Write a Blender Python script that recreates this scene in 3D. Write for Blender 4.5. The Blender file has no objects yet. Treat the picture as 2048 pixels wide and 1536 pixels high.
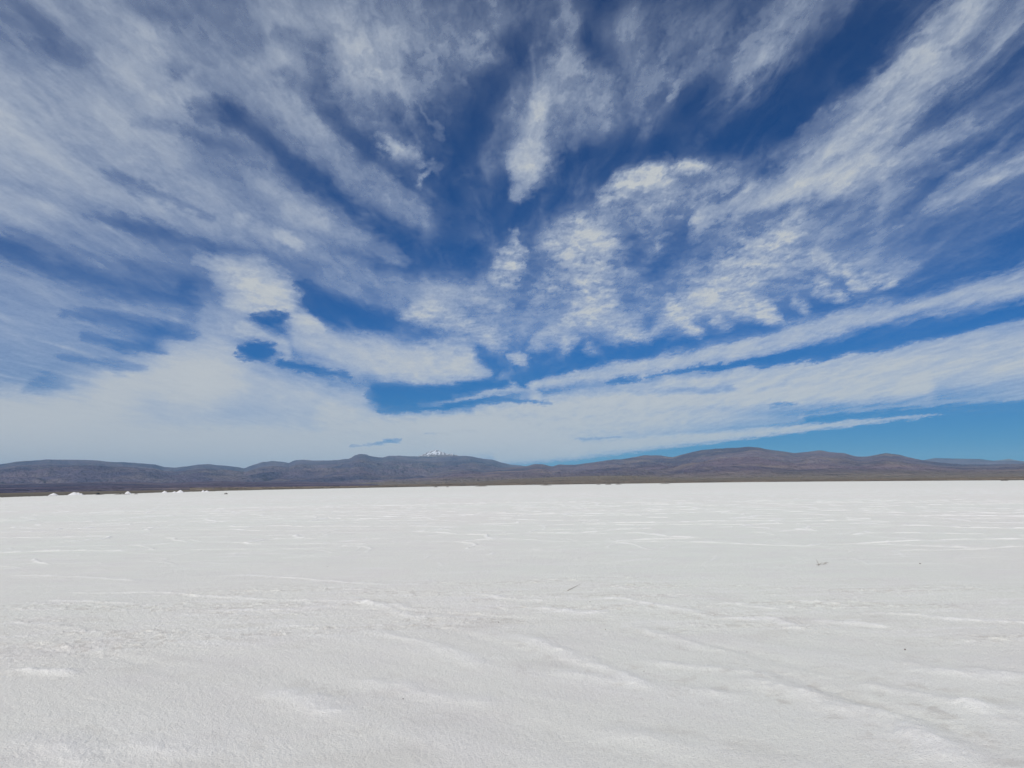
import bpy, math
import numpy as np

# ------------------------------------------------------------------ camera
SC = bpy.context.scene
W0, H0 = 2048.0, 1536.0
LENS = 26.0
F = LENS / 36.0 * W0
CAM_H = 1.7
PITCH = math.atan((967.9 - 768.0) / F)
ROLL = math.atan(0.0125)
cam_d = bpy.data.cameras.new("camera")
cam_d.sensor_width = 36.0
cam_d.lens = LENS
cam_d.clip_start = 0.1
cam_d.clip_end = 1500000.0
cam = bpy.data.objects.new("camera", cam_d)
SC.collection.objects.link(cam)
SC.camera = cam
fw = np.array([0.0, math.cos(PITCH), math.sin(PITCH)])
rt0 = np.array([1.0, 0.0, 0.0])
up0 = np.cross(rt0, fw)
# the horizon stands lower on the left of the picture
rt = math.cos(ROLL) * rt0 - math.sin(ROLL) * up0
up = math.cos(ROLL) * up0 + math.sin(ROLL) * rt0
from mathutils import Matrix
M = Matrix(((rt[0], up[0], -fw[0], 0), (rt[1], up[1], -fw[1], 0), (rt[2], up[2], -fw[2], CAM_H), (0, 0, 0, 1)))
cam.matrix_world = M


def ray(px, py):
    d = fw * F + rt * (px - W0 / 2) - up * (py - H0 / 2)
    return d / np.linalg.norm(d)


def az_el(px, py):
    d = ray(px, py)
    return math.atan2(d[0], d[1]), d[2] / math.hypot(d[0], d[1])   # azimuth, tan(elevation)


# ------------------------------------------------------------------ light
SUN_EL = math.radians(50)
SUN_AZ = math.radians(-155)      # clockwise from the view direction: behind, to the left
SC.view_settings.view_transform = 'Standard'
SC.view_settings.look = 'None'
SC.view_settings.gamma = 1.0
SC.view_settings.exposure = -0.25

sun_d = bpy.data.lights.new("sun", 'SUN')
sun_d.energy = 4.0
sun_d.angle = math.radians(0.5)
sun_d.color = (1.0, 0.95, 0.865)
sun = bpy.data.objects.new("sun", sun_d)
SC.collection.objects.link(sun)
sd = np.array([math.sin(SUN_AZ) * math.cos(SUN_EL), math.cos(SUN_AZ) * math.cos(SUN_EL), math.sin(SUN_EL)])
from mathutils import Vector
sun.rotation_euler = Vector(-sd).to_track_quat('-Z', 'Y').to_euler()


class NT:
    """small helper for writing node graphs"""
    def __init__(self, tree):
        self.t = tree
        self.n = tree.nodes
        self.l = tree.links
        self.n.clear()

    def put(self, sock, v):
        if isinstance(v, bpy.types.NodeSocket):
            self.l.new(v, sock)
        elif v is not None:
            if sock.type == 'RGBA' and not hasattr(v, '__len__'):
                v = (v, v, v, 1)
            elif sock.type == 'RGBA' and len(v) == 3:
                v = (*v, 1)
            elif sock.type == 'VECTOR' and not hasattr(v, '__len__'):
                v = (v, v, v)
            sock.default_value = v

    def m(self, op, a, b=None, c=None, clamp=False):
        n = self.n.new('ShaderNodeMath'); n.operation = op; n.use_clamp = clamp
        self.put(n.inputs[0], a); self.put(n.inputs[1], b)
        if c is not None: self.put(n.inputs[2], c)
        return n.outputs[0]

    def v(self, op, a, b=None, c=None):
        n = self.n.new('ShaderNodeVectorMath'); n.operation = op
        self.put(n.inputs[0], a)
        if b is not None:
            self.put(n.inputs['Scale'] if op == 'SCALE' else n.inputs[1], b)
        if c is not None: self.put(n.inputs[2], c)
        return n.outputs['Value'] if op in ('LENGTH', 'DOT_PRODUCT', 'DISTANCE') else n.outputs[0]

    def comb(self, x, y, z):
        n = self.n.new('ShaderNodeCombineXYZ')
        for i, s in enumerate((x, y, z)): self.put(n.inputs[i], s)
        return n.outputs[0]

    def sep(self, vct):
        n = self.n.new('ShaderNodeSeparateXYZ'); self.put(n.inputs[0], vct)
        return n.outputs

    def noise(self, vec, scale, detail=4, rough=0.5, dist=0.0, lac=2.0, color=False, dims='2D', ntype='FBM'):
        n = self.n.new('ShaderNodeTexNoise'); n.noise_dimensions = dims
        n.noise_type = ntype
        if ntype == 'FBM': n.normalize = True
        self.put(n.inputs['Vector'], vec)
        n.inputs['Scale'].default_value = scale; n.inputs['Detail'].default_value = detail
        n.inputs['Roughness'].default_value = rough; n.inputs['Distortion'].default_value = dist
        n.inputs['Lacunarity'].default_value = lac
        return n.outputs['Color' if color else 'Fac']

    def rng(self, v, a, b, c=0.0, d=1.0, smooth=False):
        n = self.n.new('ShaderNodeMapRange'); n.clamp = True
        if smooth: n.interpolation_type = 'SMOOTHSTEP'
        self.put(n.inputs[0], v)
        for i, k in enumerate((a, b, c, d)): self.put(n.inputs[i + 1], k)
        return n.outputs[0]

    def mix(self, f, a, b):
        n = self.n.new('ShaderNodeMix'); n.data_type = 'RGBA'
        self.put(n.inputs[0], f); self.put(n.inputs[6], a); self.put(n.inputs[7], b)
        return n.outputs[2]

    def mapping(self, vec, loc=(0, 0, 0), rot=(0, 0, 0), sc=(1, 1, 1), kind='POINT'):
        n = self.n.new('ShaderNodeMapping'); n.vector_type = kind
        self.put(n.inputs[0], vec)
        n.inputs['Location'].default_value = loc; n.inputs['Rotation'].default_value = rot; n.inputs['Scale'].default_value = sc
        return n.outputs[0]


# ------------------------------------------------------------------ sky: Nishita air with a sheet of cirrus and altocumulus
wd = bpy.data.worlds.new("World")
SC.world = wd
wd.use_nodes = True
g = NT(wd.node_tree)
sky = g.n.new('ShaderNodeTexSky')
sky.sky_type = 'NISHITA'
sky.sun_disc = False
sky.sun_elevation = SUN_EL
sky.sun_rotation = SUN_AZ
sky.altitude = 3400
sky.air_density = 0.9
sky.dust_density = 0.35
sky.ozone_density = 2.6
SKY_K = 0.095
tcg = g.n.new('ShaderNodeTexCoord').outputs['Generated']
T = g.sep(g.v('NORMALIZE', tcg))[2]
hs = g.n.new('ShaderNodeHueSaturation')
hs.inputs['Saturation'].default_value = 1.25
hs.inputs['Value'].default_value = 0.92
g.put(hs.inputs['Color'], sky.outputs[0])
tint = g.mix(g.rng(T, 0.0, 0.18), (0.05, 0.40, 0.58), (0.02, 0.66, 1.02))
tint = g.mix(g.rng(T, 0.2, 0.6), tint, (0.01, 0.53, 0.88))
air = g.v('MULTIPLY', hs.outputs[0], tint)
bg = g.n.new('ShaderNodeBackground')
g.put(bg.inputs['Color'], air)
bg.inputs['Strength'].default_value = SKY_K
wo = g.n.new('ShaderNodeOutputWorld')
g.l.new(bg.outputs[0], wo.inputs['Surface'])

#@@CLOUDS
# ------------------------------------------------------------------ numpy gradient noise
def _hash(ix, iy, seed):
    h = (ix.astype(np.int64) * 374761393 + iy.astype(np.int64) * 668265263 + seed * 974634777) & 0xFFFFFFFF
    h = ((h ^ (h >> 13)) * 1274126177) & 0xFFFFFFFF
    return (h ^ (h >> 16)) & 0xFFFF


_ANG = np.arange(256) * (2 * math.pi / 256)
_GX, _GY = np.cos(_ANG), np.sin(_ANG)


def perlin(x, y, seed=0):
    x0 = np.floor(x); y0 = np.floor(y)
    fx = x - x0; fy = y - y0
    ix = x0.astype(np.int64); iy = y0.astype(np.int64)
    u = fx * fx * fx * (fx * (fx * 6 - 15) + 10); v = fy * fy * fy * (fy * (fy * 6 - 15) + 10)

    def gr(dx, dy):
        h = _hash(ix + dx, iy + dy, seed) & 255
        return _GX[h] * (fx - dx) + _GY[h] * (fy - dy)
    a = gr(0, 0); a = a + u * (gr(1, 0) - a)
    b = gr(0, 1); b = b + u * (gr(1, 1) - b)
    return (a + v * (b - a)) * 1.5


def fbm(x, y, octv=5, rough=0.5, seed=0, ridged=False):
    r = 0.0; amp = 1.0; tot = 0.0
    for o in range(octv):
        n = perlin(x, y, seed + o * 17)
        if ridged: n = 1 - 2 * np.abs(n)
        r = r + amp * n; tot += amp * (0.6 if not ridged else 1.0)
        amp *= rough
        x, y = 1.91 * (x * 0.8 - y * 0.6) + 3.7, 1.91 * (x * 0.6 + y * 0.8) + 1.3
    return r / tot


def sstep(a, b, x):
    t = np.clip((x - a) / (b - a), 0, 1)
    return t * t * (3 - 2 * t)


def st_of(px, py):
    d = ray(px, py)
    return d[0] / d[1], d[2] / d[1]


# cloud ribbons: (softness, texture 0 fibrous..1 puffy, [(x, y, half width, thickness), ...])
RIBBONS = [
    # high veil over the left
    (1.2, .3, [(-300, 60, 300, .8), (150, 100, 300, .85), (420, 130, 220, .75), (600, 60, 190, .55), (850, 20, 150, .45)]),
    (1.2, .2, [(-300, 330, 230, .85), (200, 330, 210, .8), (450, 400, 110, .6), (640, 470, 60, .45)]),
    (1.0, .2, [(-200, 560, 100, .55), (150, 610, 85, .6), (330, 625, 60, .45), (420, 600, 40, .3)]),
    (1.2, .2, [(-200, 680, 110, .8), (80, 700, 80, .7), (250, 730, 50, .6)]),
    (1.0, 0, [(-100, 400, 40, .35), (80, 430, 45, .45), (250, 490, 40, .45), (420, 545, 40, .3)]),
    (1.0, 0, [(0, 340, 30, .2), (200, 385, 30, .3), (400, 450, 35, .4), (520, 490, 30, .3), (700, 560, 30, .2)]),
    (1.2, .8, [(560, 0, 110, .35), (700, 80, 130, .5), (820, 130, 110, .5), (960, 60, 80, .35), (1060, 20, 40, .2)]),
    (1.0, .9, [(700, 130, 60, .5), (760, 200, 60, .5), (850, 190, 40, .3)]),
    (1.2, .8, [(200, -20, 60, .5), (260, 50, 60, .4), (330, 80, 40, .3)]),
    (1.2, .6, [(280, 130, 50, .3), (330, 190, 60, .4), (400, 220, 40, .2)]),
    (1.0, .3, [(530, 150, 50, .4), (610, 230, 62, .7), (700, 310, 66, .7), (790, 390, 60, .7), (870, 445, 46, .55), (950, 480, 16, .3)]),
    (1.0, .2, [(480, 320, 40, .3), (560, 380, 45, .5), (650, 440, 42, .65), (740, 485, 32, .7), (815, 518, 12, .5)]),
    (1.0, .0, [(520, 455, 20, .3), (620, 500, 28, .4), (720, 545, 26, .4), (850, 570, 24, .3)]),
    (1.2, .1, [(600, 560, 40, .25), (760, 590, 40, .35), (900, 600, 30, .3)]),
    (1.6, .3, [(-200, 250, 420, .30), (250, 300, 380, .34), (620, 260, 300, .26), (900, 200, 200, .10)]),
    (1.5, .2, [(-200, 560, 160, .32), (200, 600, 120, .28), (330, 620, 60, .15)]),
    (1.5, .3, [(480, 430, 120, .25), (640, 520, 110, .25), (850, 590, 80, .18)]),
    (1.6, .4, [(1100, 60, 130, .10), (1300, 110, 150, .14), (1500, 60, 140, .1)]),
    (1.5, .2, [(1600, 420, 120, .16), (1750, 460, 140, .25), (1950, 420, 130, .25), (2100, 380, 120, .25)]),
    (1.5, .1, [(1600, 330, 70, .25), (1750, 240, 90, .25), (1900, 120, 90, .25), (2050, 0, 100, .25)]),
    (1.5, .7, [(560, 40, 180, .25), (760, 80, 180, .28), (940, 60, 140, .2)]),
    # slots of open blue in it
    (.9, .5, [(400, 215, 22, -.45), (450, 238, 34, -1.0), (500, 262, 24, -.45), (560, 300, 24, -.4), (640, 360, 30, -.7), (710, 425, 22, -.35), (800, 478, 20, -.3), (880, 530, 20, -.4)]),
    (.9, .5, [(560, 150, 24, -.3), (640, 215, 26, -.5), (700, 265, 24, -.7), (790, 340, 18, -.6), (860, 400, 16, -.4)]),
    (.9, 0, [(215, 352, 12, -.2), (280, 375, 18, -.3), (345, 405, 14, -.3), (420, 430, 10, -.2)]),
    (.9, 0, [(170, 432, 14, -.2), (290, 452, 22, -.45), (370, 470, 18, -.3), (430, 490, 12, -.2)]),
    (.9, 0, [(-80, 470, 26, -.6), (20, 498, 24, -.6), (90, 530, 22, -.55), (160, 550, 22, -.55), (240, 580, 26, -.55), (310, 590, 24, -.4), (390, 605, 18, -.4)]),
    (.9, 0, [(130, 625, 16, -.4), (250, 640, 20, -.45), (330, 662, 20, -.75), (385, 672, 12, -.5)]),
    (.9, 0, [(170, 675, 12, -.4), (250, 692, 12, -.5), (330, 704, 8, -.4)]),
    (.9, 0, [(120, 712, 12, -.3), (240, 735, 14, -.5), (290, 738, 8, -.3)]),
    (.9, .5, [(50, 780, 10, -.3), (90, 765, 22, -.45), (140, 770, 12, -.2)]),
    (.9, .5, [(-20, 20, 40, -.18), (60, 60, 40, -.2), (110, 95, 40, -.22), (160, 110, 30, -.15)]),
    (.9, .5, [(335, 140, 26, -.25), (360, 150, 20, -.2)]),
    (.9, .5, [(250, 10, 30, -.12), (420, 50, 40, -.18), (500, 90, 30, -.12)]),
    (.9, .5, [(560, 75, 30, -.3), (620, 110, 40, -.4), (640, 170, 30, -.4)]),
    (.9, .3, [(270, 245, 16, -.12), (340, 255, 18, -.18), (420, 280, 20, -.2), (520, 330, 20, -.2)]),
    # small ragged puffs
    (.7, 1, [(560, 470, 12, .7), (582, 478, 14, 1.3), (600, 494, 9, .6)]),
    (.7, 1, [(465, 440, 14, .3), (492, 437, 12, .5), (500, 455, 8, .2)]),
    (.9, 1, [(745, 262, 10, .4), (790, 292, 24, .8), (825, 312, 22, .7), (842, 332, 10, .3)]),
    (.7, 1, [(845, 330, 8, .4), (872, 335, 9, .8), (884, 352, 6, .5)]),
    (.7, 1, [(842, 376, 6, .8), (852, 362, 9, .9), (860, 345, 7, .5)]),
    (.7, 0, [(843, 205, 5, .25), (858, 240, 5, .45), (874, 270, 9, .5), (880, 282, 5, .3)]),
    (.7, 0, [(920, 362, 4, .4), (950, 346, 4, .35)]),
    # bright bank with two windows
    (.55, .8, [(398, 520, 18, .7), (440, 536, 34, 1.4), (495, 562, 58, 2.4), (540, 585, 54, 2.6), (566, 598, 34, 1.6)]),
    (.8, .7, [(520, 590, 40, 1.2), (470, 620, 50, 1.2), (440, 670, 70, 1.3), (400, 740, 90, 1.4)]),
    (.6, .8, [(560, 618, 12, 1.0), (600, 640, 24, 1.6), (640, 660, 12, 1.2)]),
    (.8, .5, [(600, 670, 40, 1.3), (680, 700, 46, 1.7), (760, 715, 50, 1.9), (850, 730, 44, 2.0), (930, 735, 30, 1.8), (975, 748, 10, 1.0)]),
    (.8, .8, [(860, 700, 24, .6), (920, 690, 20, .9), (935, 715, 20, .9)]),
    (1.0, .3, [(-200, 830, 90, 1.6), (100, 820, 70, 1.4), (300, 770, 70, 1.4), (450, 760, 70, 1.4), (600, 790, 55, 1.3), (720, 800, 36, 1.0)]),
    (.8, .2, [(400, 600, 30, .3), (330, 720, 40, .5), (230, 780, 50, .6)]),
    (.6, .9, [(508, 630, 9, -1.0), (538, 636, 17, -1.25), (568, 634, 12, -.9)]),
    (.6, .9, [(474, 703, 10, -1.5), (504, 706, 22, -2.4), (528, 706, 18, -2.0), (545, 695, 10, -.8)]),
    (.6, .5, [(564, 724, 12, -1.3), (600, 735, 10, -1.2), (650, 742, 9, -.9), (700, 754, 6, -.6)]),
    (.8, .7, [(480, 660, 16, .9), (520, 668, 18, 1.4), (560, 690, 18, 1.3), (575, 712, 10, .8)]),
    # low white band and the window above it
    (1.4, .1, [(-300, 900, 110, 2.4), (300, 900, 105, 2.2), (700, 900, 90, 2.0), (950, 890, 60, 1.6), (1150, 895, 26, 1.1)]),
    (.8, .0, [(660, 830, 30, .8), (760, 845, 26, .9), (880, 850, 30, .9), (1000, 850, 30, .9)]),
    (.6, .4, [(742, 790, 14, -1.0), (775, 788, 28, -1.8), (830, 792, 26, -1.6), (900, 785, 20, -1.4), (960, 775, 12, -1.6), (1010, 768, 9, -1.0)]),
    (.7, .2, [(760, 822, 6, -.8), (830, 820, 6, -1.0), (900, 812, 7, -1.1), (980, 800, 6, -1.0), (1060, 803, 5, -1.0), (1100, 806, 3, -.4)]),
    (.7, .1, [(840, 808, 5, .5), (900, 802, 7, 1.0), (960, 786, 9, 1.1), (1030, 778, 10, 1.0), (1080, 790, 9, .7)]),
    (.7, .2, [(700, 893, 3, -.6), (740, 889, 3, -.5), (775, 883, 5, -.8), (800, 881, 3, -.6)]),
    (.7, .2, [(850, 868, 3, -.4), (910, 864, 4, -.3), (960, 862, 3, -.3)]),
    (.7, .2, [(1150, 878, 3, -.4), (1200, 876, 3, -.3), (1240, 873, 3, -.4)]),
    (.7, .2, [(1215, 765, 3, -.6), (1250, 761, 7, -1.2), (1280, 757, 4, -.7)]),
    # altocumulus field
    (1.1, 1, [(800, 600, 60, .3), (1000, 600, 110, .42), (1200, 520, 150, .5), (1400, 460, 150, .5), (1600, 500, 110, .42), (1780, 540, 60, .3)]),
    (.8, .9, [(805, 638, 12, 1.0), (840, 625, 24, 1.4), (890, 635, 30, 1.0), (950, 655, 30, 1.0), (1000, 680, 22, .9), (1010, 700, 10, .4)]),
    (1.0, .7, [(850, 590, 30, .5), (930, 590, 36, .8), (985, 610, 36, .7), (1020, 650, 34, .5), (1080, 640, 40, .5), (1120, 600, 40, .4)]),
    (.7, 1, [(1035, 458, 8, .5), (1030, 482, 14, .8), (1040, 502, 16, 1.0), (1010, 530, 28, 1.3), (1000, 555, 22, 1.1), (1030, 565, 18, .9)]),
    (.7, .9, [(1075, 490, 14, .7), (1120, 478, 40, 1.2), (1160, 465, 44, 1.4), (1190, 490, 42, 1.2), (1210, 520, 24, .6)]),
    (.8, .9, [(1150, 520, 36, .8), (1180, 560, 46, 1.2), (1195, 610, 50, 1.3), (1240, 650, 40, 1.2), (1290, 672, 20, .7)]),
    (.8, .9, [(1195, 610, 40, .6), (1140, 650, 36, 1.0), (1090, 680, 24, .9), (1060, 695, 12, .5)]),
    (.8, 1, [(1110, 560, 24, .6), (1070, 590, 20, .4)]),
    (.7, 1, [(1130, 690, 16, .7), (1150, 680, 12, .5)]),
    (.7, 1, [(1215, 395, 16, .8), (1260, 365, 26, 1.1), (1320, 340, 26, 1.1), (1385, 325, 18, 1.1), (1430, 338, 12, .6)]),
    (1.0, .8, [(1230, 430, 50, .5), (1300, 400, 60, .8), (1380, 380, 50, .7), (1450, 360, 24, .4)]),
    (.8, .9, [(1320, 660, 22, .7), (1360, 620, 30, 1.0), (1420, 580, 44, 1.1), (1490, 530, 54, 1.2), (1560, 480, 44, 1.0), (1605, 440, 24, .5)]),
    (.8, 1, [(1330, 600, 16, .5), (1370, 640, 22, .9), (1400, 665, 14, .5)]),
    (.8, 1, [(1430, 600, 30, .5), (1480, 610, 30, .9), (1535, 630, 26, .9), (1550, 650, 12, .4)]),
    (1.1, .9, [(1290, 600, 50, .5), (1400, 620, 60, .5), (1540, 570, 70, .6), (1650, 530, 60, .35), (1750, 540, 50, .35), (1830, 560, 30, .2)]),
    (.7, 1, [(1635, 515, 18, .9), (1662, 530, 20, 1.0)]), (.7, 1, [(1640, 588, 14, .9), (1680, 590, 17, 1.1)]), (.7, 1, [(1630, 562, 12, .7), (1655, 568, 12, .8)]),
    (.7, 1, [(1700, 540, 15, .8), (1718, 575, 20, 1.0)]), (.7, 1, [(1740, 558, 14, .8), (1778, 562, 16, 1.1)]), (.7, 1, [(1595, 605, 15, .8), (1615, 622, 16, .9)]),
    (.7, 1, [(1030, 715, 12, .9), (1050, 722, 12, 1.0)]), (.7, 1, [(1265, 672, 20, .9), (1290, 680, 16, .8)]), (.7, 1, [(1385, 660, 20, .9), (1400, 668, 14, .6)]),
    (.7, 1, [(1440, 640, 16, .8), (1455, 650, 12, .6)]), (.7, 1, [(1530, 625, 22, 1.0), (1550, 640, 16, .8)]), (.7, 1, [(1180, 700, 12, .8), (1200, 706, 10, .6)]),
    (1.2, .2, [(1700, 400, 60, .2), (1770, 480, 70, .32), (1850, 520, 60, .3), (1950, 500, 40, .2)]),
    (.8, .6, [(1310, 540, 22, -.7), (1350, 500, 26, -.6), (1370, 460, 22, -.4)]),
    (.8, .8, [(1260, 475, 20, -.5), (1270, 520, 22, -.5)]),
    # great plume, upper right
    (.7, .4, [(1375, 485, 8, .6), (1410, 448, 20, 1.1), (1470, 415, 24, 1.3), (1540, 385, 32, 1.4), (1610, 350, 52, 1.6), (1690, 295, 66, 1.7), (1770, 220, 62, 1.6), (1850, 120, 50, 1.4), (1930, 30, 50, 1.1), (1990, -60, 60, .9)]),
    (.9, .3, [(1540, 395, 20, .5), (1640, 375, 30, .8), (1740, 340, 40, .8), (1830, 290, 34, .6), (1930, 250, 24, .4)]),
    (.9, .2, [(1560, 300, 14, .2), (1650, 240, 20, .5), (1760, 180, 24, .6), (1850, 110, 24, .3)]),
    (.9, .2, [(1850, 175, 24, .4), (1930, 130, 26, .6), (2000, 70, 24, .6), (2080, -20, 24, .5)]),
    (.9, .2, [(1760, 400, 20, .2), (1840, 330, 34, .5), (1900, 280, 36, .6), (1990, 220, 36, .3), (2080, 150, 36, .3)]),
    (1.0, .2, [(1860, 420, 20, .3), (1930, 370, 34, .7), (2010, 325, 34, .8), (2100, 280, 36, .8)]),
    (1.0, 0, [(1740, 520, 20, .2), (1760, 430, 16, .35), (1775, 360, 14, .4)]),
    (1.0, 0, [(1640, 480, 40, .3), (1700, 420, 40, .3), (1790, 380, 40, .25)]),
    (.7, 1, [(1780, 455, 5, .4), (1796, 450, 6, .5)]),
    # plume, upper middle
    (.9, .3, [(1030, 392, 14, .8), (1050, 350, 30, 1.2), (1075, 290, 44, 1.3), (1100, 220, 52, 1.3), (1140, 150, 44, 1.0), (1130, 80, 26, .5), (1120, -20, 20, .3)]),
    (1.0, .4, [(1140, 110, 30, .5), (1170, 160, 50, .7), (1180, 230, 50, .6), (1150, 270, 30, .3)]),
    (1.2, .7, [(1180, 240, 60, .35), (1250, 190, 80, .36), (1330, 130, 80, .26), (1420, 90, 60, .2)]),
    (1.3, 0, [(930, 350, 50, .25), (1000, 310, 70, .5), (1040, 230, 70, .4), (1080, 160, 60, .3)]),
    (.8, 0, [(1330, 200, 8, .4), (1360, 165, 12, .5), (1400, 130, 16, .4), (1430, 100, 14, .2)]),
    (.9, .2, [(1415, 200, 14, .4), (1460, 140, 28, .8), (1530, 80, 40, 1.0), (1600, 20, 50, 1.0), (1680, -50, 60, .9)]),
    (1.2, .1, [(1560, 130, 24, .2), (1640, 60, 40, .35), (1730, -20, 50, .35)]),
    (1.2, .3, [(1180, 40, 60, .18), (1300, 60, 70, .22), (1420, 30, 70, .2)]),
    (1.2, .3, [(1230, 310, 40, .2), (1330, 250, 50, .25), (1400, 330, 50, .2), (1480, 350, 50, .3)]),
    # long bands at the right
    (.55, .3, [(1065, 770, 12, 1.1), (1150, 758, 17, 1.2), (1290, 733, 24, 1.4), (1450, 700, 28, 1.6), (1600, 668, 26, 1.6), (1680, 645, 22, 1.5), (1780, 620, 28, 1.6), (1900, 597, 30, 1.6), (2048, 572, 34, 1.6), (2300, 530, 40, 1.5)]),
    (.6, .1, [(960, 815, 16, .9), (1100, 805, 24, 1.1), (1250, 790, 32, 1.4), (1400, 775, 38, 1.5), (1550, 762, 46, 1.6), (1700, 745, 58, 1.7), (1850, 728, 72, 1.7), (2048, 705, 84, 1.7), (2400, 660, 110, 1.6)]),
    (.8, .1, [(850, 850, 20, .9), (1050, 835, 30, 1.4), (1250, 820, 30, 1.4), (1450, 812, 28, 1.2), (1650, 795, 24, 1.0), (1850, 778, 26, .8)]),
    (.8, .1, [(900, 875, 30, 1.2), (1100, 870, 34, 1.5), (1300, 855, 30, 1.3), (1450, 845, 20, .9), (1600, 838, 10, .5)]),
    (.6, .0, [(1000, 915, 14, 1.2), (1150, 903, 18, 1.6), (1300, 887, 15, 1.6), (1450, 872, 13, 1.6), (1600, 857, 9, 1.4), (1750, 842, 6, 1.1), (1880, 829, 3, .8)]),
    (.9, 0, [(1600, 832, 5, .4), (1800, 812, 6, .5), (1950, 800, 9, .5), (2100, 785, 12, .6)]),
    (.9, 0, [(1720, 890, 3, .3), (1770, 884, 4, .5), (1800, 881, 3, .3)]),
    (.8, 0, [(1260, 785, 8, -.2), (1420, 780, 10, -.4), (1470, 776, 8, -.3)]),
    (.8, 0, [(1540, 815, 3, -.4), (1580, 808, 4, -.7), (1600, 804, 3, -.3)]),
    # open blue
    (.6, 0, [(1290, 752, 4, -.6), (1400, 738, 7, -1.2), (1500, 726, 10, -1.8), (1600, 712, 14, -2.0), (1750, 686, 19, -2.0), (1900, 655, 17, -2.0), (2048, 624, 16, -1.8), (2300, 580, 20, -1.8)]),
    (1.0, .5, [(1450, 290, 40, -.5), (1560, 230, 60, -.8), (1680, 130, 60, -.8), (1760, 40, 60, -.7)]),
    (1.0, .5, [(1390, 230, 24, -.5), (1420, 180, 20, -.5), (1470, 90, 16, -.3)]),
    (1.2, .5, [(1250, 310, 40, -.5), (1330, 290, 40, -.5)]),
    (1.0, 0, [(370, 575, 20, -.2), (385, 620, 20, -.25), (365, 660, 16, -.2)]),
    (1.2, .5, [(1080, 30, 30, -.3), (1010, 110, 50, -.6), (960, 200, 50, -.8), (930, 300, 60, -.8), (900, 400, 50, -.7), (920, 490, 60, -.8), (930, 540, 30, -.6)]),
    (1.2, .5, [(1200, 330, 50, -.4), (1330, 280, 50, -.5), (1450, 270, 60, -.6), (1560, 190, 70, -.6), (1680, 90, 60, -.5), (1760, 20, 50, -.4)]),
    (1.0, .5, [(1800, 590, 20, -.4), (1900, 530, 40, -.5), (2060, 470, 60, -.6)]),
    (1.0, .5, [(1050, 755, 14, -.5), (1120, 728, 16, -.9), (1250, 705, 20, -.9), (1400, 685, 16, -.8), (1550, 655, 14, -.6)]),
    (1.2, 0, [(1250, 935, 14, -1.0), (1500, 915, 34, -2.0), (1800, 890, 44, -2.0), (2200, 860, 60, -2.0)]),
    (.9, .3, [(600, 570, 14, -.8), (640, 600, 30, -.9), (700, 625, 30, -.8), (770, 640, 24, -.5)]),
]


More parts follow.
